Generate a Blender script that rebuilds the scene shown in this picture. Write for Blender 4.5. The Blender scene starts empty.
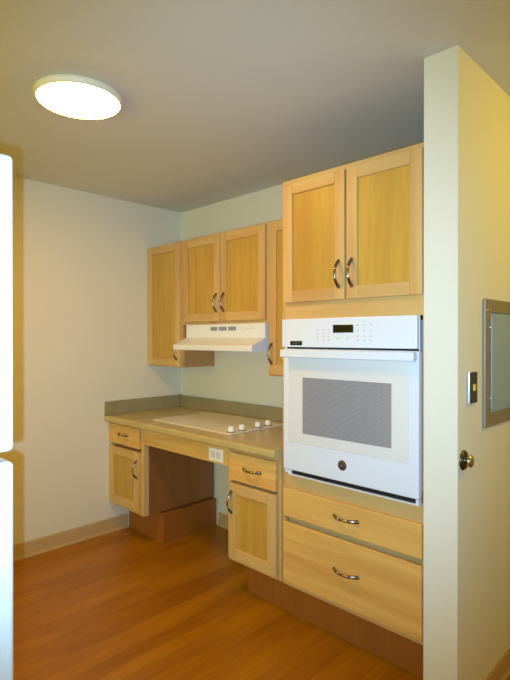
import bpy, bmesh, math, random
from mathutils import Vector, Matrix
random.seed(4)
scene = bpy.context.scene
COL = scene.collection
PI = math.pi

# ------------------------------------------------------------------ materials
def lin(h):
    h = h.lstrip('#')
    out = []
    for i in (0, 2, 4):
        c = int(h[i:i+2], 16) / 255
        out.append(c/12.92 if c <= .04045 else ((c+.055)/1.055)**2.4)
    return (*out, 1.0)

def new_mat(name):
    m = bpy.data.materials.new(name); m.use_nodes = True
    nt = m.node_tree
    return m, nt, nt.nodes, nt.links, nt.nodes['Principled BSDF']

def N(nodes, kind, **kw):
    n = nodes.new(kind)
    for k, v in kw.items():
        setattr(n, k, v)
    return n

def mapping(nodes, links, scale, loc=None):
    tc = N(nodes, 'ShaderNodeTexCoord'); mp = N(nodes, 'ShaderNodeMapping')
    mp.inputs['Scale'].default_value = scale
    links.new(tc.outputs['Object'], mp.inputs['Vector'])
    return mp

def mixc(nodes, links, fac, a, b, mode='MIX'):
    n = N(nodes, 'ShaderNodeMix', data_type='RGBA', blend_type=mode)
    for idx, v in ((0, fac), (6, a), (7, b)):
        if hasattr(v, 'is_linked') or isinstance(v, bpy.types.NodeSocket):
            links.new(v, n.inputs[idx])
        else:
            n.inputs[idx].default_value = v
    return n.outputs[2]

def ramp(nodes, links, src, stops):
    r = N(nodes, 'ShaderNodeValToRGB')
    el = r.color_ramp.elements
    while len(el) < len(stops): el.new(.5)
    for e, (p, c) in zip(el, stops):
        e.position = p; e.color = c
    links.new(src, r.inputs[0])
    return r.outputs[0]

def noise(nodes, links, vec, scale, detail=3, rough=.5, dist=0):
    n = N(nodes, 'ShaderNodeTexNoise')
    n.inputs['Scale'].default_value = scale
    n.inputs['Detail'].default_value = detail
    n.inputs['Roughness'].default_value = rough
    n.inputs['Distortion'].default_value = dist
    links.new(vec, n.inputs['Vector'])
    return n.outputs[0]

def plain(name, col, rough=.5, metal=0, spec=.5, bump=0, bscale=300, coat=0, var=0):
    m, nt, nd, lk, b = new_mat(name)
    c = lin(col)
    b.inputs['Roughness'].default_value = rough
    b.inputs['Metallic'].default_value = metal
    b.inputs['Specular IOR Level'].default_value = spec
    b.inputs['Coat Weight'].default_value = coat
    mp = mapping(nd, lk, (1, 1, 1))
    nz = noise(nd, lk, mp.outputs[0], 6, 4)
    dk = tuple(x*(1-.12*var) for x in c[:3]) + (1,)
    lk.new(mixc(nd, lk, nz, c, dk if var else tuple(x*.985 for x in c[:3]) + (1,)), b.inputs['Base Color'])
    if bump:
        n2 = noise(nd, lk, mp.outputs[0], bscale, 3)
        bp = N(nd, 'ShaderNodeBump'); bp.inputs['Strength'].default_value = bump
        bp.inputs['Distance'].default_value = .002
        lk.new(n2, bp.inputs['Height']); lk.new(bp.outputs[0], b.inputs['Normal'])
    return m

def wood(name, base, dark, pink, axis, rough=.38, island=.5, streak=.35):
    """Clear finished maple: fine grain running along one axis, broad tone drift from piece to piece."""
    m, nt, nd, lk, b = new_mat(name)
    sc = [26, 26, 26]; sc['xyz'.index(axis)] = 1.6
    mp = mapping(nd, lk, sc)
    geo = N(nd, 'ShaderNodeNewGeometry')
    info = N(nd, 'ShaderNodeObjectInfo')
    add = N(nd, 'ShaderNodeMath', operation='ADD'); lk.new(geo.outputs['Random Per Island'], add.inputs[0]); lk.new(info.outputs['Random'], add.inputs[1])
    mul = N(nd, 'ShaderNodeMath', operation='MULTIPLY'); mul.inputs[1].default_value = 37.0; lk.new(add.outputs[0], mul.inputs[0])
    va = N(nd, 'ShaderNodeVectorMath', operation='ADD'); lk.new(mp.outputs[0], va.inputs[0]); lk.new(mul.outputs[0], va.inputs[1])
    g1 = noise(nd, lk, va.outputs[0], 1.0, 6, .62, .6)
    mp2 = mapping(nd, lk, [s*.16 for s in sc])
    va2 = N(nd, 'ShaderNodeVectorMath', operation='ADD'); lk.new(mp2.outputs[0], va2.inputs[0]); lk.new(mul.outputs[0], va2.inputs[1])
    g2 = noise(nd, lk, va2.outputs[0], 1.6, 3, .5, 1.2)
    f1 = ramp(nd, lk, g1, [(.38, (0, 0, 0, 1)), (.75, (1, 1, 1, 1))])
    f2 = ramp(nd, lk, g2, [(.45, (0, 0, 0, 1)), (.8, (1, 1, 1, 1))])
    m1 = N(nd, 'ShaderNodeMath', operation='MULTIPLY'); m1.inputs[1].default_value = streak; lk.new(f1, m1.inputs[0])
    m2 = N(nd, 'ShaderNodeMath', operation='MULTIPLY'); m2.inputs[1].default_value = .75; lk.new(f2, m2.inputs[0])
    c1 = mixc(nd, lk, m1.outputs[0], lin(base), lin(dark))
    c2 = mixc(nd, lk, m2.outputs[0], c1, lin(pink))
    fr = N(nd, 'ShaderNodeMath', operation='FRACT'); lk.new(add.outputs[0], fr.inputs[0])
    mr = N(nd, 'ShaderNodeMapRange'); mr.inputs[3].default_value = 1 - .16*island; mr.inputs[4].default_value = 1 + .10*island
    lk.new(fr.outputs[0], mr.inputs[0])
    sc_ = N(nd, 'ShaderNodeVectorMath', operation='SCALE'); lk.new(c2, sc_.inputs[0]); lk.new(mr.outputs[0], sc_.inputs['Scale'])
    lk.new(sc_.outputs[0], b.inputs['Base Color'])
    b.inputs['Roughness'].default_value = rough
    b.inputs['Specular IOR Level'].default_value = .45
    bp = N(nd, 'ShaderNodeBump'); bp.inputs['Strength'].default_value = .06; bp.inputs['Distance'].default_value = .001
    lk.new(g1, bp.inputs['Height']); lk.new(bp.outputs[0], b.inputs['Normal'])
    return m

W_BASE, W_DARK, W_PINK = '#d0b076', '#b58c50', '#ba7e48'
M = {}
M['maple_v'] = wood('maple_vertical', W_BASE, W_DARK, W_PINK, 'z')
M['maple_h'] = wood('maple_horizontal', W_BASE, W_DARK, W_PINK, 'x')
M['veneer'] = wood('maple_veneer_panel', '#c6a04a', '#a98034', '#b4843a', 'z', island=.3, streak=.65)
M['slab'] = wood('maple_drawer_slab', '#e2b86a', '#bf8c44', '#c68a44', 'x', island=.4, streak=.65)
M['side'] = wood('maple_side_shaded', '#925f33', '#7e4f28', '#86522b', 'z', island=.2)  # maple sides with the knee space's shade put into the colour
M['side_lit'] = wood('maple_side_lit', '#b98c58', '#a27746', '#aa7a4a', 'z', island=.2)  # same maple sides, toned lighter for the better lit upper cabinets
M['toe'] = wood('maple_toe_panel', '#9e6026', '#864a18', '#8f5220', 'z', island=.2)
M['cavity'] = plain('cabinet_inside_dark', '#3a2a1c', .8)
M['wall'] = plain('cream_wall_paint', '#dfdccf', .72, spec=.25, bump=.12, bscale=220)
M['ceiling'] = plain('ceiling_paint', '#d6d6d1', .85, spec=.2, bump=.1, bscale=160)
M['base'] = plain('tan_rubber_baseboard', '#c2a478', .5, spec=.35)
M['white'] = plain('white_enamel', '#dae5f8', .28, spec=.5)
M['white_fridge'] = plain('white_textured_steel', '#c9d0d6', .42, bump=.08, bscale=500)
M['hoodwhite'] = plain('white_hood_enamel', '#e4eaf4', .35)
M['hoodgrey'] = plain('blue_grey_plastic', '#8b92a4', .45)
M['softgrey'] = plain('pale_grey_print', '#c6cad2', .5)
M['glassborder'] = plain('oven_glass_border', '#d9dde4', .16, spec=.5)
M['black'] = plain('black_gloss', '#0b0b0d', .12)
M['blackmatt'] = plain('black_matt', '#0a0a0c', .7)
M['labelgrey'] = plain('label_print_grey', '#4c5058', .5)
M['nickel'] = plain('brushed_bronze_nickel', '#8f8578', .24, metal=1)
M['chrome'] = plain('polished_chrome', '#cfd4dc', .2, metal=1)
M['brass_dark'] = plain('dark_rose_metal', '#6b6650', .3, metal=1)
M['emblem'] = plain('emblem_dark', '#2a1a1e', .3)
M['emblem_mark'] = plain('emblem_pink_silver', '#a9868a', .35, metal=.4)
M['cooktop'] = plain('almond_ceramic_glass', '#e8dfc4', .14, spec=.5, var=.3)
M['cooktrim'] = plain('pale_trim', '#e2ddcc', .35)
M['knob'] = plain('white_knob', '#f4f2ec', .35)
M['knobskirt'] = plain('knob_skirt_dark', '#35343a', .5)
M['outlet'] = plain('white_outlet_plastic', '#f2efe9', .4)
M['outletface'] = plain('outlet_face', '#dcd9d4', .45)
M['slot'] = plain('outlet_slot', '#9a9692', .6)
M['panelframe'] = plain('grey_green_steel', '#8c8474', .42, metal=.2)
M['paneldoor'] = plain('blue_grey_steel', '#94b0d0', .4, metal=.1, var=.6)
M['steel'] = plain('stainless_steel', '#d4d6d8', .25, metal=1)
M['darksteel'] = plain('dark_switch_plate', '#33353d', .4)
M['yellow'] = plain('yellow_button', '#d8c24a', .4)
M['lamprim'] = plain('white_lamp_rim', '#ece7dc', .45)

# counter laminate: fine speckle
def laminate(name, a, b_, c):
    m, nt, nd, lk, b = new_mat(name)
    mp = mapping(nd, lk, (1, 1, 1))
    n1 = noise(nd, lk, mp.outputs[0], 260, 4, .7)
    n2 = noise(nd, lk, mp.outputs[0], 9, 3, .5)
    f = ramp(nd, lk, n1, [(.4, (0, 0, 0, 1)), (.62, (1, 1, 1, 1))])
    c1 = mixc(nd, lk, f, lin(a), lin(b_))
    g = ramp(nd, lk, n2, [(.35, (0, 0, 0, 1)), (.75, (.6, .6, .6, 1))])
    lk.new(mixc(nd, lk, g, c1, lin(c)), b.inputs['Base Color'])
    b.inputs['Roughness'].default_value = .3
    return m
M['counter'] = laminate('olive_speckled_laminate', '#c2b078', '#a39464', '#ccba7e')
M['splash'] = laminate('olive_grey_splash_laminate', '#9c9170', '#84795a', '#a39874')

# perforated oven window
def window_mat():
    m, nt, nd, lk, b = new_mat('oven_window_dot_screen')
    mp = mapping(nd, lk, (1, 0, 1))
    rot = mp; rot.inputs['Rotation'].default_value = (0, 0, 0)
    ch = N(nd, 'ShaderNodeTexVoronoi', feature='F1'); ch.inputs['Scale'].default_value = 185
    ch.inputs['Randomness'].default_value = 0
    lk.new(mp.outputs[0], ch.inputs['Vector'])
    f = ramp(nd, lk, ch.outputs['Distance'], [(.38, lin('#747884')), (.55, lin('#aeb2be'))])
    lk.new(f, b.inputs['Base Color'])
    b.inputs['Roughness'].default_value = .12
    return m
M['ovenwin'] = window_mat()

# plank floor, boards run along Y
def floor_mat():
    m, nt, nd, lk, b = new_mat('orange_brown_plank_vinyl')
    tc = N(nd, 'ShaderNodeTexCoord'); mp = N(nd, 'ShaderNodeMapping')
    mp.inputs['Rotation'].default_value = (0, 0, PI/2)
    lk.new(tc.outputs['Object'], mp.inputs['Vector'])
    br = N(nd, 'ShaderNodeTexBrick')
    br.offset = .37; br.squash = 1
    br.inputs['Scale'].default_value = 1
    br.inputs['Brick Width'].default_value = .92
    br.inputs['Row Height'].default_value = .078
    br.inputs['Mortar Size'].default_value = .0007
    br.inputs['Mortar Smooth'].default_value = .3
    br.inputs['Color1'].default_value = lin('#ac7006'); br.inputs['Color2'].default_value = lin('#9a6005')
    br.inputs['Mortar'].default_value = lin('#6e3e03')
    lk.new(mp.outputs[0], br.inputs['Vector'])
    mg = mapping(nd, lk, (58, 3.2, 10))
    g1 = noise(nd, lk, mg.outputs[0], 1, 6, .62, .8)
    f = ramp(nd, lk, g1, [(.36, (0, 0, 0, 1)), (.7, (1, 1, 1, 1))])
    ms = N(nd, 'ShaderNodeMath', operation='MULTIPLY'); ms.inputs[1].default_value = .5; lk.new(f, ms.inputs[0])
    c1 = mixc(nd, lk, ms.outputs[0], br.outputs['Color'], lin('#7f4703'))
    mg2 = mapping(nd, lk, (7, 1.1, 4))
    g2 = noise(nd, lk, mg2.outputs[0], 1, 3, .5, .5)
    f2 = ramp(nd, lk, g2, [(.45, (0, 0, 0, 1)), (.8, (.6, .6, .6, 1))])
    lk.new(mixc(nd, lk, f2, c1, lin('#c2840a')), b.inputs['Base Color'])
    b.inputs['Roughness'].default_value = .36
    b.inputs['Specular IOR Level'].default_value = .4
    bp = N(nd, 'ShaderNodeBump'); bp.inputs['Strength'].default_value = .08; bp.inputs['Distance'].default_value = .001
    lk.new(g1, bp.inputs['Height']); lk.new(bp.outputs[0], b.inputs['Normal'])
    return m
M['floor'] = floor_mat()

def lamp_mat(name, col, strength):
    m, nt, nd, lk, b = new_mat(name)
    b.inputs['Base Color'].default_value = (.9, .88, .82, 1)
    b.inputs['Emission Color'].default_value = col
    b.inputs['Emission Strength'].default_value = strength
    return m
LAMP_COL = (1.0, .46, .055, 1)
M['lamp'] = lamp_mat('glowing_diffuser', LAMP_COL, 64)

# ------------------------------------------------------------------ mesh helpers
class MB:
    """Collects shapes given in world coordinates; build() links them as ONE mesh object, relative to its thing's base."""
    def __init__(self):
        self.bm = bmesh.new(); self.mats = []
    def slot(self, m):
        if m not in self.mats: self.mats.append(m)
        return self.mats.index(m)
    def _add(self, tmp, mat, smooth=False):
        me = bpy.data.meshes.new('tmp'); tmp.to_mesh(me); tmp.free()
        n0 = len(self.bm.faces)
        self.bm.from_mesh(me); bpy.data.meshes.remove(me)
        self.bm.faces.ensure_lookup_table()
        i = self.slot(mat)
        for f in self.bm.faces[n0:]:
            f.material_index = i; f.smooth = smooth
        return self
    def box(self, x0, x1, y0, y1, z0, z1, mat, bev=.0015, seg=2):
        t = bmesh.new()
        bmesh.ops.create_cube(t, size=1)
        for v in t.verts:
            v.co = Vector(((x0+x1)/2 + v.co.x*(x1-x0), (y0+y1)/2 + v.co.y*(y1-y0), (z0+z1)/2 + v.co.z*(z1-z0)))
        bev = min(bev, .45*min(abs(x1-x0), abs(y1-y0), abs(z1-z0)))
        if bev > 0:
            bmesh.ops.bevel(t, geom=list(t.edges), offset=bev, segments=seg, profile=.5, affect='EDGES')
        return self._add(t, mat)
    def prism(self, prof, axis, a0, a1, mat, bev=0, smooth=False):
        """prof: 2D points; axis 'x': prof is (y,z); 'y': (x,z); 'z': (x,y)."""
        t = bmesh.new()
        def p(u, v, a):
            return {'x': (a, u, v), 'y': (u, a, v), 'z': (u, v, a)}[axis]
        A = [t.verts.new(p(u, v, a0)) for u, v in prof]
        B = [t.verts.new(p(u, v, a1)) for u, v in prof]
        n = len(prof)
        t.faces.new(A); t.faces.new(B[::-1])
        for i in range(n):
            t.faces.new((A[i], B[i], B[(i+1) % n], A[(i+1) % n]))
        bmesh.ops.recalc_face_normals(t, faces=t.faces)
        if bev:
            bmesh.ops.bevel(t, geom=list(t.edges), offset=bev, segments=2, profile=.5, affect='EDGES')
        return self._add(t, mat, smooth)
    def lathe(self, prof, origin, direction, mat, seg=32, smooth=True):
        """prof: list of (radius, height) along direction."""
        t = bmesh.new()
        d = Vector(direction).normalized()
        q = d.to_track_quat('Z', 'Y').to_matrix()
        o = Vector(origin)
        rings = []
        for r, h in prof:
            if r < 1e-6:
                rings.append([t.verts.new(o + q @ Vector((0, 0, h)))])
            else:
                rings.append([t.verts.new(o + q @ Vector((r*math.cos(2*PI*k/seg), r*math.sin(2*PI*k/seg), h))) for k in range(seg)])
        for a, b in zip(rings, rings[1:]):
            for k in range(seg):
                k2 = (k+1) % seg
                if len(a) == 1 and len(b) == 1: continue
                if len(a) == 1: t.faces.new((a[0], b[k], b[k2]))
                elif len(b) == 1: t.faces.new((a[k], b[0], a[k2]))
                else: t.faces.new((a[k], b[k], b[k2], a[k2]))
        bmesh.ops.recalc_face_normals(t, faces=t.faces)
        return self._add(t, mat, smooth)
    def tube(self, pts, radii, mat, seg=10, flat=1.0, side=None):
        t = bmesh.new()
        pts = [Vector(p) for p in pts]
        if not hasattr(radii, '__len__'): radii = [radii]*len(pts)
        rings = []
        for i, p in enumerate(pts):
            tg = (pts[min(i+1, len(pts)-1)] - pts[max(i-1, 0)]).normalized()
            s = Vector(side) if side else tg.orthogonal()
            s = (s - tg*s.dot(tg)).normalized(); n = tg.cross(s)
            rings.append([t.verts.new(p + s*math.cos(2*PI*k/seg)*radii[i]*flat + n*math.sin(2*PI*k/seg)*radii[i]) for k in range(seg)])
        for a, b in zip(rings, rings[1:]):
            for k in range(seg):
                t.faces.new((a[k], a[(k+1) % seg], b[(k+1) % seg], b[k]))
        t.faces.new(rings[0][::-1]); t.faces.new(rings[-1])
        bmesh.ops.recalc_face_normals(t, faces=t.faces)
        return self._add(t, mat, True)
    def build(self, name, parent=None, base=None):
        me = bpy.data.meshes.new(name)
        o = bpy.data.objects.new(name, me); COL.objects.link(o)
        off = Vector((0, 0, 0))
        if parent is not None:
            root = parent
            while root.parent: root = root.parent
            off = Vector(root.location); o.parent = parent
        elif base is not None:
            off = Vector(base); o.location = base
        for v in self.bm.verts: v.co -= off
        self.bm.to_mesh(me); self.bm.free()
        for m in self.mats: me.materials.append(m)
        return o

def tag(o, label, cat, group=None):
    o['label'] = label; o['category'] = cat
    if group: o['group'] = group
    return o
def thing(name, label, cat, loc, group=None):
    o = bpy.data.objects.new(name, None); COL.objects.link(o); o.location = loc
    o.empty_display_size = .1
    return tag(o, label, cat, group)
def struct(o):
    o['kind'] = 'structure'; return o

# ------------------------------------------------------------------ the room
H = 2.44
XR, YF, YB = 4.5, -4.6, 1.6          # added hall side wall, open end behind the viewer, added hall end
PX0, PX1, PY = 2.479, 2.606, -.783   # partition beside the oven cabinet
struct(MB().box(-.12, XR+.12, YF, YB+.12, -.08, 0, M['floor'], 0).build('floor'))
struct(MB().box(-.12, XR+.12, YF, YB+.12, H, H+.08, M['ceiling'], 0).build('ceiling'))
struct(MB().box(-.12, 0, YF, .12, 0, H, M['wall'], 0).build('wall_left'))
struct(MB().box(0, PX0, 0, .12, 0, H, M['wall'], 0).build('wall_back'))
struct(MB().box(PX0, PX1, PY, YB, 0, H, M['wall'], .004, 3).build('wall_partition'))
struct(MB().box(XR, XR+.12, YF, YB, 0, H, M['wall'], 0).build('wall_right_blocker'))  # unseen wall added to keep world light off the partition's hall face
struct(MB().box(PX1, XR, YB, YB+.12, 0, H, M['wall'], 0).build('wall_hall_blocker'))  # unseen end wall added so world light enters only from behind
struct(MB().box(3.3, XR, YF-.12, YF, 0, H, M['wall'], 0).build('wall_front_blocker'))  # unseen stub wall added to block world light from the right rear

def baseboard(name, axis, a0, a1, pos, sgn):
    prof = [(0, 0), (.012*sgn, 0), (.012*sgn, .006), (.007*sgn, .02), (.006*sgn, .09), (.003*sgn, .102), (0, .102)]
    mb = MB()
    prof = [(pos+u, v) for u, v in prof]
    mb.prism(prof, 'y' if axis == 'y' else 'x', a0, a1, M['base'])
    return struct(mb.build(name))
baseboard('baseboard_left', 'y', YF, -.50, 0, 1)
baseboard('baseboard_back', 'x', .47, 1.33, 0, -1)
baseboard('baseboard_partition', 'y', PY+.012, YB, PX1, 1)

# ------------------------------------------------------------------ cabinet hardware and fronts
def pull(parent, x, y, z, axis, L=.116, out=.030):
    """Bow pull with two beads; y is the face it is screwed to, it arches out towards -Y."""
    mb = MB(); pts = []; rad = []
    n = 22
    for i in range(n+1):
        t = -1 + 2*i/n
        a = t*L/2
        o = out*(1-abs(t)**2.2) + .001
        pts.append((x, y-o, z+a) if axis == 'v' else (x+a, y-o, z))
        rad.append(.0046 + .0028*abs(t)**1.5)
    mb.tube(pts, rad, M['nickel'], 10, 1.25, side=(1, 0, 0) if axis == 'v' else (0, 0, 1))
    for t in (-.36, .36):
        a = t*L/2; o = out*(1-abs(t)**2.2) + .001
        c = (x, y-o, z+a) if axis == 'v' else (x+a, y-o, z)
        d = (0, 0, 1) if axis == 'v' else (1, 0, 0)
        mb.lathe([(0, -.0055), (.0055, -.0045), (.0075, 0), (.0055, .0045), (0, .0055)], c, d, M['chrome'], 14)
    for t in (-1, 1):
        a = t*L/2
        c = (x, y, z+a) if axis == 'v' else (x+a, y, z)
        mb.lathe([(.0085, 0), (.0085, .002), (.006, .004), (0, .0045)], c, (0, -1, 0), M['nickel'], 14)
    return mb.build('handle', parent)

def door(root, x0, x1, z0, z1, yf, hx=None, hz=None, st=.057, th=.02, hl=.116):
    mb = MB()
    b = .0025
    mb.box(x0, x0+st, yf, yf+th, z0, z1, M['maple_v'], b)
    mb.box(x1-st, x1, yf, yf+th, z0, z1, M['maple_v'], b)
    mb.box(x0+st-.0003, x1-st+.0003, yf, yf+th, z1-st, z1, M['maple_h'], b)
    mb.box(x0+st-.0003, x1-st+.0003, yf, yf+th, z0, z0+st, M['maple_h'], b)
    d = mb.build('door', root)
    MB().box(x0+st-.004, x1-st+.004, yf+.009, yf+.015, z0+st-.004, z1-st+.004, M['veneer'], 0).build('door_panel', d)
    if hx is not None: pull(d, hx, yf, hz, 'v', hl)
    return d

def carcass(x0, x1, yf, z0, z1, gaps, side):
    """Cabinet box with a face frame; the rails between fronts sit back from the stiles."""
    mb = MB()
    mb.box(x0+.0008, x1-.0008, yf+.0405, -.012, z0, z1, side, .0005)
    mb.box(x0, x0+.018, yf, yf+.04, z0, z1, M['maple_v'], .0008)
    mb.box(x1-.030, x1, yf, yf+.04, z0, z1, M['maple_v'], .0008)
    zz = [z0] + [v for g in gaps for v in g] + [z1]
    for i in range(0, len(zz), 2):
        mb.box(x0+.0182, x1-.0302, yf, yf+.04, zz[i], zz[i+1], M['maple_h'], .0008)
    return mb

def drawer(root, x0, x1, z0, z1, yf, hx, hz, hl=.118, th=.02):
    d = MB().box(x0, x1, yf, yf+th, z0, z1, M['slab'], .004, 3).build('drawer', root)
    pull(d, hx, yf, hz, 'h', hl)
    return d

# ------------------------------------------------------------------ base cabinets
YC = -.634    # base carcass front
YD = -.655   # base door front
t = thing('base_cabinet', 'small maple base cabinet in the corner against the left wall, drawer above door', 'cabinet', (.21, -.31, 0), 'maple base cabinets')
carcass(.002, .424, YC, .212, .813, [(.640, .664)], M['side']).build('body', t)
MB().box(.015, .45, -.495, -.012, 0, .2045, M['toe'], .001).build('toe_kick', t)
drawer(t, .003, .390, .663, .802, YD, .200, .738, .112)
door(t, .003, .388, .238, .641, YD, .366, .524)

t = thing('base_cabinet', 'maple base cabinet beside the oven cabinet, one drawer over a narrow door', 'cabinet', (1.46, -.31, 0), 'maple base cabinets')
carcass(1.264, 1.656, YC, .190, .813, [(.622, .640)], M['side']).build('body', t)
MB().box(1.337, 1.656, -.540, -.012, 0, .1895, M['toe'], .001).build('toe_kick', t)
drawer(t, 1.290, 1.631, .638, .790, YD, 1.467, .717, .126)
door(t, 1.283, 1.633, .210, .622, YD, 1.310, .518)

MB_apron = MB().box(.4255, 1.2625, YC, YC+.02, .700, .8135, M['slab'], .0015)
tag(MB_apron.build('apron_board', None, (.85, YC+.01, .698)), 'horizontal maple board under the counter edge spanning the open knee space', 'board')

t = thing('outlet', 'white double outlet plate on the maple board under the counter', 'outlet', (1.161, YC, .748))
MB().box(1.101, 1.221, YC-.006, YC-.0003, .712, .785, M['outlet'], .002).build('plate', t)
for cx in (1.138, 1.185):
    r = MB().box(cx-.0165, cx+.0165, YC-.0085, YC-.0055, .730, .768, M['outletface'], .003, 3).build('receptacle', t)
    MB().box(cx-.0085, cx-.0065, YC-.0088, YC-.0083, .744, .755, M['slot'], 0).box(cx+.0065, cx+.0085, YC-.0088, YC-.0083, .744, .754, M['slot'], 0).build('slot', r)
MB().lathe([(.003, 0), (.003, .001), (0, .0015)], (1.1615, YC-.006, .749), (0, -1, 0), M['softgrey'], 10).build('screw', t)

# ------------------------------------------------------------------ countertop
t = thing('countertop', 'olive speckled laminate countertop with upstands along both walls', 'countertop', (.83, -.34, .814))
prof = [(-.001, .814), (-.001, .857)]
YE = -.692
for k in range(9):
    a = PI/2*k/8
    prof.append((YE+.014-.014*math.sin(a), .857-.014+.014*math.cos(a)))
for k in range(7):
    a = PI/2*k/6
    prof.append((YE+.012-.012*math.cos(a), .814+.012-.012*math.sin(a)))
MB().prism(prof, 'x', .001, 1.657, M['counter']).build('slab', t)
MB().box(.0225, 1.657, -.021, -.001, .8572, .951, M['splash'], .003, 3).build('back_splash', t)
MB().box(.001, .022, -.69, -.001, .8572, .956, M['splash'], .003, 3).box(.0008, .006, -.69, YE+.004, .816, .858, M['splash'], .001).build('side_splash', t)

# ------------------------------------------------------------------ cooktop
t = thing('cooktop', 'almond glass electric cooktop set in the olive countertop', 'cooktop', (.83, -.31, .857))
CX0, CX1, CY0, CY1 = .44, 1.21, -.575, -.075
MB().box(CX0, CX1, CY0, CY1, .8573, .8625, M['cooktrim'], .002).build('rim', t)
MB().box(CX0+.006, CX1-.006, CY0+.006, CY1-.006, .8626, .8655, M['cooktop'], .0012).build('glass_surface', t)
for ky in (-.521, -.433, -.297, -.205):
    k = MB().lathe([(0, .0), (.021, 0), (.021, .006), (.018, .009), (.0175, .026), (.0155, .030), (0, .031)], (1.163, ky, .8662), (0, 0, 1), M['knob'], 24)
    k.box(1.161, 1.165, ky-.0175, ky+.0175, .893, .8985, M['knob'], .001)
    kb = k.build('knob', t)
    MB().lathe([(.0185, 0), (.0245, 0), (.0235, .003), (.0185, .003)], (1.163, ky, .8657), (0, 0, 1), M['knobskirt'], 24).build('knob_ring', kb)

# ------------------------------------------------------------------ upper cabinets
YU, YUD = -.305, -.326
t = thing('wall_cabinet', 'tall single door maple wall cabinet in the back left corner', 'cabinet', (.21, -.15, 1.205), 'maple wall cabinets')
MB().box(.0028, .4192, YU+.0185, -.002, 1.203, 2.113, M['side_lit'], .0005).box(.002, .42, YU-.0015, YU+.018, 1.203, 2.113, M['maple_v'], .0008).build('body', t)
door(t, .006, .410, 1.212, 2.104, YUD, .376, 1.318)

t = thing('wall_cabinet', 'wide double door maple wall cabinet above the white range hood', 'cabinet', (.84, -.15, 1.508), 'maple wall cabinets')
MB().box(.4223, 1.2622, YU+.0185, -.002, 1.508, 2.113, M['side_lit'], .0005).box(.4215, 1.263, YU-.0015, YU+.018, 1.508, 2.113, M['maple_v'], .001).build('body', t)
door(t, .448, .840, 1.527, 2.102, YUD, .808, 1.648)
door(t, .848, 1.250, 1.527, 2.102, YUD, .882, 1.648)

t = thing('wall_cabinet', 'maple wall cabinet mostly hidden behind the tall oven cabinet', 'cabinet', (1.46, -.15, 1.19), 'maple wall cabinets')
MB().box(1.2653, 1.6552, YU+.0185, -.002, 1.187, 2.113, M['side_lit'], .0005).box(1.2645, 1.656, YU-.0015, YU+.018, 1.187, 2.113, M['maple_v'], .001).build('body', t)
door(t, 1.283, 1.638, 1.200, 2.102, YUD, 1.306, 1.322)

# ------------------------------------------------------------------ range hood
HX0, HX1, HL = .488, 1.252, -.438
t = thing('range_hood', 'white under cabinet range hood above the cooktop', 'hood', (.87, -.2, 1.335))
prof = [(-.003, 1.335), (-.003, 1.507), (-.322, 1.507), (-.324, 1.505), (-.324, 1.418), (HL+.012, 1.374), (HL+.002, 1.369), (HL, 1.365), (HL, 1.337), (HL+.003, 1.334), (HL+.02, 1.334), (HL+.02, 1.350), (-.03, 1.350), (-.03, 1.335)]
cheek = [(-.003, 1.335), (-.003, 1.507), (-.322, 1.507), (-.324, 1.505), (-.324, 1.418), (HL+.012, 1.374), (HL+.002, 1.369), (HL, 1.365), (HL, 1.337), (HL+.003, 1.334)]
MB().prism(prof, 'x', HX0+.004, HX1-.004, M['hoodwhite']).prism(cheek, 'x', HX0, HX0+.0038, M['hoodwhite']).prism(cheek, 'x', HX1-.0038, HX1, M['hoodwhite']).build('body', t)
for (a, b) in ((.752, .818), (.834, .909), (.926, .998)):
    mb = MB()
    n = 5
    for k in range(n):
        w = (b-a)/n
        mb.box(a+k*w+.001, a+(k+1)*w-.001, -.3275, -.3235, 1.464, 1.488, M['hoodgrey'], .0008)
    mb.build('vent_louver', t)
for k, xx in enumerate((1.045, 1.085, 1.105, 1.125, 1.15)):
    MB().box(xx, xx+(.012 if k % 2 else .007), -.3252, -.3238, 1.470, 1.479, M['softgrey'], 0).build('switch_mark', t)
MB().box(HX0+.12, HX1-.12, HL+.06, -.06, 1.342, 1.3495, M['steel'], .001).build('filter', t)

# ------------------------------------------------------------------ tall oven cabinet
TX0, TX1, TZ0, TZ1 = 1.660, 2.424, .186, 2.195
YT, YTD = -.63, -.651
t = thing('oven_cabinet', 'tall maple cabinet housing the white wall oven beside the partition', 'cabinet', (2.04, -.31, 0))
mb = MB()
V, HH = M['maple_v'], M['maple_h']
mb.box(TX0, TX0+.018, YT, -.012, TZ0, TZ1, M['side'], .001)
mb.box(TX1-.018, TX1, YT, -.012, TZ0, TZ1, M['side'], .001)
mb.box(TX0+.018, TX1-.018, -.03, -.012, TZ0, TZ1, M['cavity'], 0)
mb.box(TX0+.018, TX1-.018, YT+.02, -.03, TZ1-.018, TZ1, M['side'], 0)
mb.box(TX0+.018, TX1-.018, YT+.02, -.03, TZ0, TZ0+.018, M['side'], 0)
mb.box(TX0+.018, TX1-.018, YT+.02, -.03, 1.512, 1.530, M['side'], 0)
mb.box(TX0+.018, TX1-.018, YT+.02, -.03, .715, .735, M['side'], 0)
mb.box(TX0, TX0+.021, YT-.001, YT+.019, TZ0, TZ1, V, .001)
mb.box(TX1-.021, TX1, YT-.001, YT+.019, TZ0, TZ1, V, .001)
for a, b in ((2.155, TZ1), (1.506, 1.605), (.655, .752), (TZ0, .215)):
    mb.box(TX0+.0205, TX1-.0205, YT-.001, YT+.019, a, b, HH, .001)
mb.box(TX0+.0205, TX1-.0205, YT+.022, YT+.036, .480, .560, HH, .001)
mb.box(TX1+.0005, PX0-.001, YT, YT+.018, TZ0, TZ1, V, .001)
mb.build('body', t)
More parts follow.
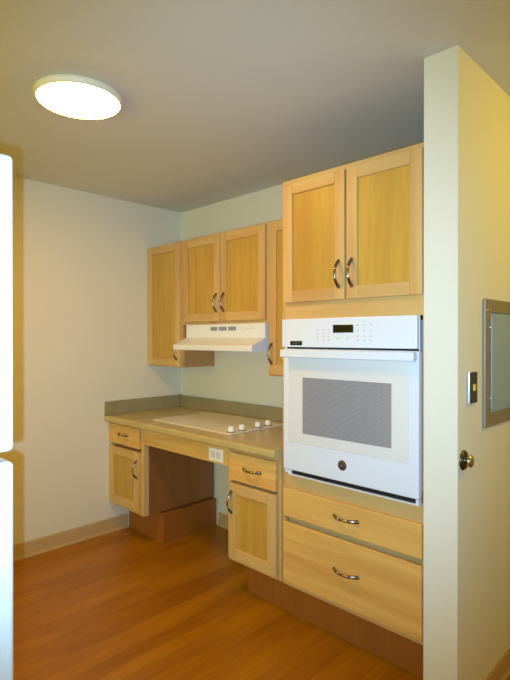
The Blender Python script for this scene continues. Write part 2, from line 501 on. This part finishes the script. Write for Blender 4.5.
MB().box(1.337, TX1-.002, -.557, -.5405, 0, TZ0-.0005, M['toe'], .001).box(TX0+.002, TX1-.002, -.540, -.02, 0, TZ0-.0005, M['toe'], .001).build('toe_kick', t)
door(t, 1.682, 2.042, 1.588, 2.170, YTD, 2.011, 1.703, st=.055)
door(t, 2.052, 2.409, 1.588, 2.170, YTD, 2.081, 1.703, st=.055)
drawer(t, 1.679, 2.409, .535, .674, YTD, 2.051, .610, .124)
drawer(t, 1.679, 2.409, .209, .508, YTD, 2.051, .368, .124)

# ------------------------------------------------------------------ wall oven
t = thing('wall_oven', 'white built in wall oven with grey dotted window', 'oven', (2.043, -.66, .75))
OX0, OX1 = 1.684, 2.394
MB().box(OX0+.03, OX1-.03, YT-.002, -.12, .775, 1.490, M['white'], .002).box(OX0, OX1, YT-.010, YT-.0015, .750, 1.506, M['white'], .002).build('body', t)
p = MB().box(OX0, OX0+.02, -.662, YT-.0105, 1.371, 1.506, M['white'], .002).box(OX0+.0202, 2.347, -.660, YT-.0105, 1.371, 1.506, M['white'], .002).box(2.3472, OX1, -.664, YT-.0105, 1.371, 1.506, M['white'], .003).build('control_panel', t)
MB().box(1.988, 2.096, -.6615, -.6598, 1.438, 1.474, M['black'], .001).build('display', p)
for cx in (1.901, 1.934, 1.964):
    for cz in (1.452, 1.436, 1.420, 1.404):
        MB().box(cx-.006, cx+.006, -.6608, -.6597, cz-.003, cz+.003, M['softgrey'], 0).build('key', p)
for cx in (2.015, 2.067):
    MB().box(cx-.008, cx+.008, -.6608, -.6597, 1.409, 1.416, M['softgrey'], 0).build('key', p)
for cx in (2.119, 2.152, 2.184):
    for cz in (1.470, 1.446, 1.422, 1.404):
        MB().box(cx-.006, cx+.006, -.6608, -.6597, cz-.003, cz+.003, M['softgrey'], 0).build('key', p)
nb = MB().box(1.735, 1.809, -.6615, -.6598, 1.379, 1.400, M['blackmatt'], .0005).build('name_badge', p)
mb = MB()
for k in range(4):
    mb.box(1.756+k*.009, 1.762+k*.009, -.6619, -.6612, 1.386, 1.393, M['labelgrey'], 0)
mb.build('badge_lettering', nb)
nb['label'] = 'small black name plate'
MB().box(1.702, 2.392, -.6435, YT-.0105, 1.3625, 1.3705, M['blackmatt'], 0).build('door_gap_shade', t)  # black strip standing in for the shaded gap between panel and door
# door
DY = -.672
d = MB()
d.box(1.700, 2.4065, DY, YT-.0105, .776, 1.362, M['white'], .006, 3)
d = d.build('door', t)
MB().box(1.735, 2.364, DY-.002, DY+.002, .912, 1.352, M['glassborder'], .0015).build('glass_panel', d)
w = MB().box(1.823, 2.289, DY-.0030, DY-.0005, .962, 1.228, M['ovenwin'], .0008).build('window', d)
h = MB()
HY = -.722
h.box(1.720, 2.409, HY, HY+.024, 1.322, 1.360, M['white'], .006, 3)
for a, b in ((1.727, 1.760), (2.367, 2.400)):
    h.box(a, b, HY+.0235, DY+.0005, 1.326, 1.356, M['white'], .003)
h.build('handle', d)
# round emblem on the door
EX, EZ = 2.046, .850
e = MB().lathe([(0, .004), (.0195, .004), (.0225, .002), (.0225, 0)], (EX, DY+.0005, EZ), (0, -1, 0), M['emblem'], 32).build('emblem', d)
mb = MB()
ey = DY-.0038
ring = [(EX+.0165*math.cos(2*PI*k/32), ey, EZ+.0165*math.sin(2*PI*k/32)) for k in range(33)]
mb.tube(ring, .0008, M['emblem_mark'], 6, side=(0, 1, 0))
def curl(pts):
    mb.tube([(EX+u*.001, ey, EZ+v*.001) for u, v in pts], .0011, M['emblem_mark'], 6, side=(0, 1, 0))
g = [(-1.5+6*math.cos(a)*.75-2, 6.5*math.sin(a)) for a in [math.radians(x) for x in range(40, 330, 18)]]
curl(g + [(-.6, -1.0), (-3.2, -.4)])
curl([(7.5, 5.2), (5.2, 6.6), (3.0, 4.6), (4.0, 1.6), (6.0, .6), (3.4, -.2), (2.2, -3.6), (4.4, -6.2), (8.0, -4.4)])
mb.build('monogram', e)
# lower trim with the dark air slot
v = MB()
v.box(1.728, 2.404, -.668, YT-.0105, .7505, .7555, M['white'], .001)
v.box(1.728, 1.744, -.668, YT-.0105, .7555, .7745, M['white'], .001)
v.box(2.392, 2.404, -.668, YT-.0105, .7555, .7745, M['white'], .001)
v = v.build('lower_trim', t)
MB().box(1.7445, 2.3915, -.655, YT-.0105, .7557, .7743, M['blackmatt'], 0).build('air_slot', v)

# ------------------------------------------------------------------ fridge (right flank seen at the left edge)
FX1, FYF = 2.500, -2.2355
t = thing('refrigerator', 'white top freezer refrigerator at the left edge, seen from its side', 'refrigerator', (2.12, -2.6, 0))
MB().box(1.76, FX1-.004, -2.99, -2.306, .03, 1.695, M['white_fridge'], .006, 3).build('body', t)
MB().box(1.762, FX1, -2.300, FYF, 1.2325, 1.704, M['white_fridge'], .008, 4).build('freezer_door', t)
MB().box(1.762, FX1, -2.300, FYF, .07, 1.2165, M['white_fridge'], .008, 4).build('fridge_door', t)
for a, b in ((1.80, 1.84), (2.42, 2.46)):
    for c in (-2.95, -2.36):
        MB().lathe([(0, 0), (.018, 0), (.018, .012), (.01, .014), (.01, .032), (0, .032)], ((a+b)/2, c, 0), (0, 0, 1), M['blackmatt'], 14).build('foot', t)

# ------------------------------------------------------------------ ceiling lamp
LX, LY = 1.308, -1.532
t = thing('ceiling_lamp', 'round flush white ceiling lamp, lit', 'lamp', (LX, LY, H))
MB().lathe([(0, .0005), (.175, .0005), (.179, .004), (.179, .016), (.174, .026), (.170, .029), (.167, .029), (.165, .018), (0, .018)], (LX, LY, H), (0, 0, -1), M['lamprim'], 64).build('rim', t)
MB().lathe([(.1645, .0185), (.1645, .031), (.148, .036), (.11, .040), (.06, .043), (0, .044)], (LX, LY, H), (0, 0, -1), M['lamp'], 64).build('diffuser', t)

# ------------------------------------------------------------------ things on the partition wall
t = thing('electrical_panel', 'flush grey steel electrical panel on the tan partition wall', 'electrical panel', (PX1, -.37, 1.07))
y0, y1, z0, z1 = -.556, -.186, 1.070, 1.565
fw = .060
mb = MB()
for bx in ((y0, y0+fw, z0, z1), (y1-fw, y1, z0, z1), (y0+fw-.001, y1-fw+.001, z0, z0+.052), (y0+fw-.001, y1-fw+.001, z1-.052, z1)):
    mb.box(PX1+.0005, PX1+.012, bx[0], bx[1], bx[2], bx[3], M['panelframe'], .003, 2)
mb.build('frame', t)
dd = MB().box(PX1+.0005, PX1+.0075, y0+fw-.0005, y1-fw+.0005, z0+.0525, z1-.0525, M['paneldoor'], .001).box(PX1+.007, PX1+.0105, y0+fw+.012, y1-fw-.012, z0+.066, z1-.066, M['paneldoor'], .003).build('panel_door', t)
for zz in (z0+.11, z1-.11):
    MB().lathe([(.006, 0), (.006, .002), (.003, .004), (0, .0045)], (PX1+.012, y0+fw-.012, zz), (1, 0, 0), M['steel'], 14).build('screw', t)
MB().lathe([(.006, 0), (.006, .002), (.003, .004), (0, .0045)], (PX1+.012, y0+.02, z1-.045), (1, 0, 0), M['steel'], 14).build('screw', t)

t = thing('wall_switch', 'dark wall switch box with yellow button between partition corner and grey panel', 'switch', (PX1, -.672, 1.23))
MB().box(PX1+.0005, PX1+.011, -.707, -.638, 1.176, 1.291, M['steel'], .002).build('box', t)
sp = MB().box(PX1+.0112, PX1+.0135, -.706, -.639, 1.178, 1.289, M['darksteel'], .0012).build('face_plate', t)
MB().box(PX1+.0136, PX1+.018, -.682, -.660, 1.222, 1.247, M['yellow'], .002).build('button', sp)

t = thing('wall_bumper', 'round chrome wall bumper on tan wall below the dark switch', 'wall bumper', (PX1, -.733, .978))
MB().lathe([(0, 0), (.036, 0), (.036, .003), (.031, .008), (.018, .010), (0, .010)], (PX1, -.733, .978), (1, 0, 0), M['brass_dark'], 32).build('rose', t)
MB().lathe([(.012, .0102), (.012, .014), (.019, .018), (.0225, .023), (.0215, .029), (.015, .033), (0, .0345)], (PX1, -.733, .978), (1, 0, 0), M['chrome'], 32).build('grip', t)

# ------------------------------------------------------------------ camera and light
CAM = Vector((3.3391, -2.5448, 1.4127)); YAW, PITCH, F = .7746, -.0032, 506.9
fwv = Vector((-math.sin(YAW)*math.cos(PITCH), math.cos(YAW)*math.cos(PITCH), math.sin(PITCH)))
rt = Vector((math.cos(YAW), math.sin(YAW), 0)); up = rt.cross(fwv)
cd = bpy.data.cameras.new('camera'); cam = bpy.data.objects.new('camera', cd); COL.objects.link(cam)
cam.matrix_world = Matrix(((rt.x, up.x, -fwv.x, CAM.x), (rt.y, up.y, -fwv.y, CAM.y), (rt.z, up.z, -fwv.z, CAM.z), (0, 0, 0, 1)))
cd.sensor_fit = 'HORIZONTAL'; cd.sensor_width = 36; cd.lens = F*36/510; cd.clip_start = .02
scene.camera = cam

# the phone's own flash beside the lens
fl = bpy.data.lights.new('phone_flash', 'SPOT'); fl.spot_size = math.radians(92); fl.spot_blend = 1.0; fl.energy = 217; fl.color = (.47, .75, 1.0); fl.shadow_soft_size = .004
fo = bpy.data.objects.new('phone_flash', fl); COL.objects.link(fo); fo.matrix_world = Matrix.Translation(CAM - rt*.0235 - up*.020) @ cam.matrix_world.to_3x3().to_4x4()

# the hall's ceiling lamp, past the right edge of the picture
hl = bpy.data.lights.new('hall_lamp', 'POINT'); hl.shadow_soft_size = .12; hl.energy = 20.5; hl.color = (1, .69, .03)
ho = bpy.data.objects.new('hall_lamp', hl); COL.objects.link(ho); ho.location = (3.6, -.1, H-.16)

# warm ambient fill added for lamplight from the open room behind the viewer
w = bpy.data.worlds.new('world'); scene.world = w; w.use_nodes = True
bg = w.node_tree.nodes['Background']; bg.inputs[0].default_value = (.95, .84, .05, 1); bg.inputs[1].default_value = 1.88

scene.view_settings.view_transform = 'Standard'
scene.view_settings.look = 'None'
scene.view_settings.gamma = 1
scene.view_settings.use_curve_mapping = False
scene.view_settings.exposure = 0
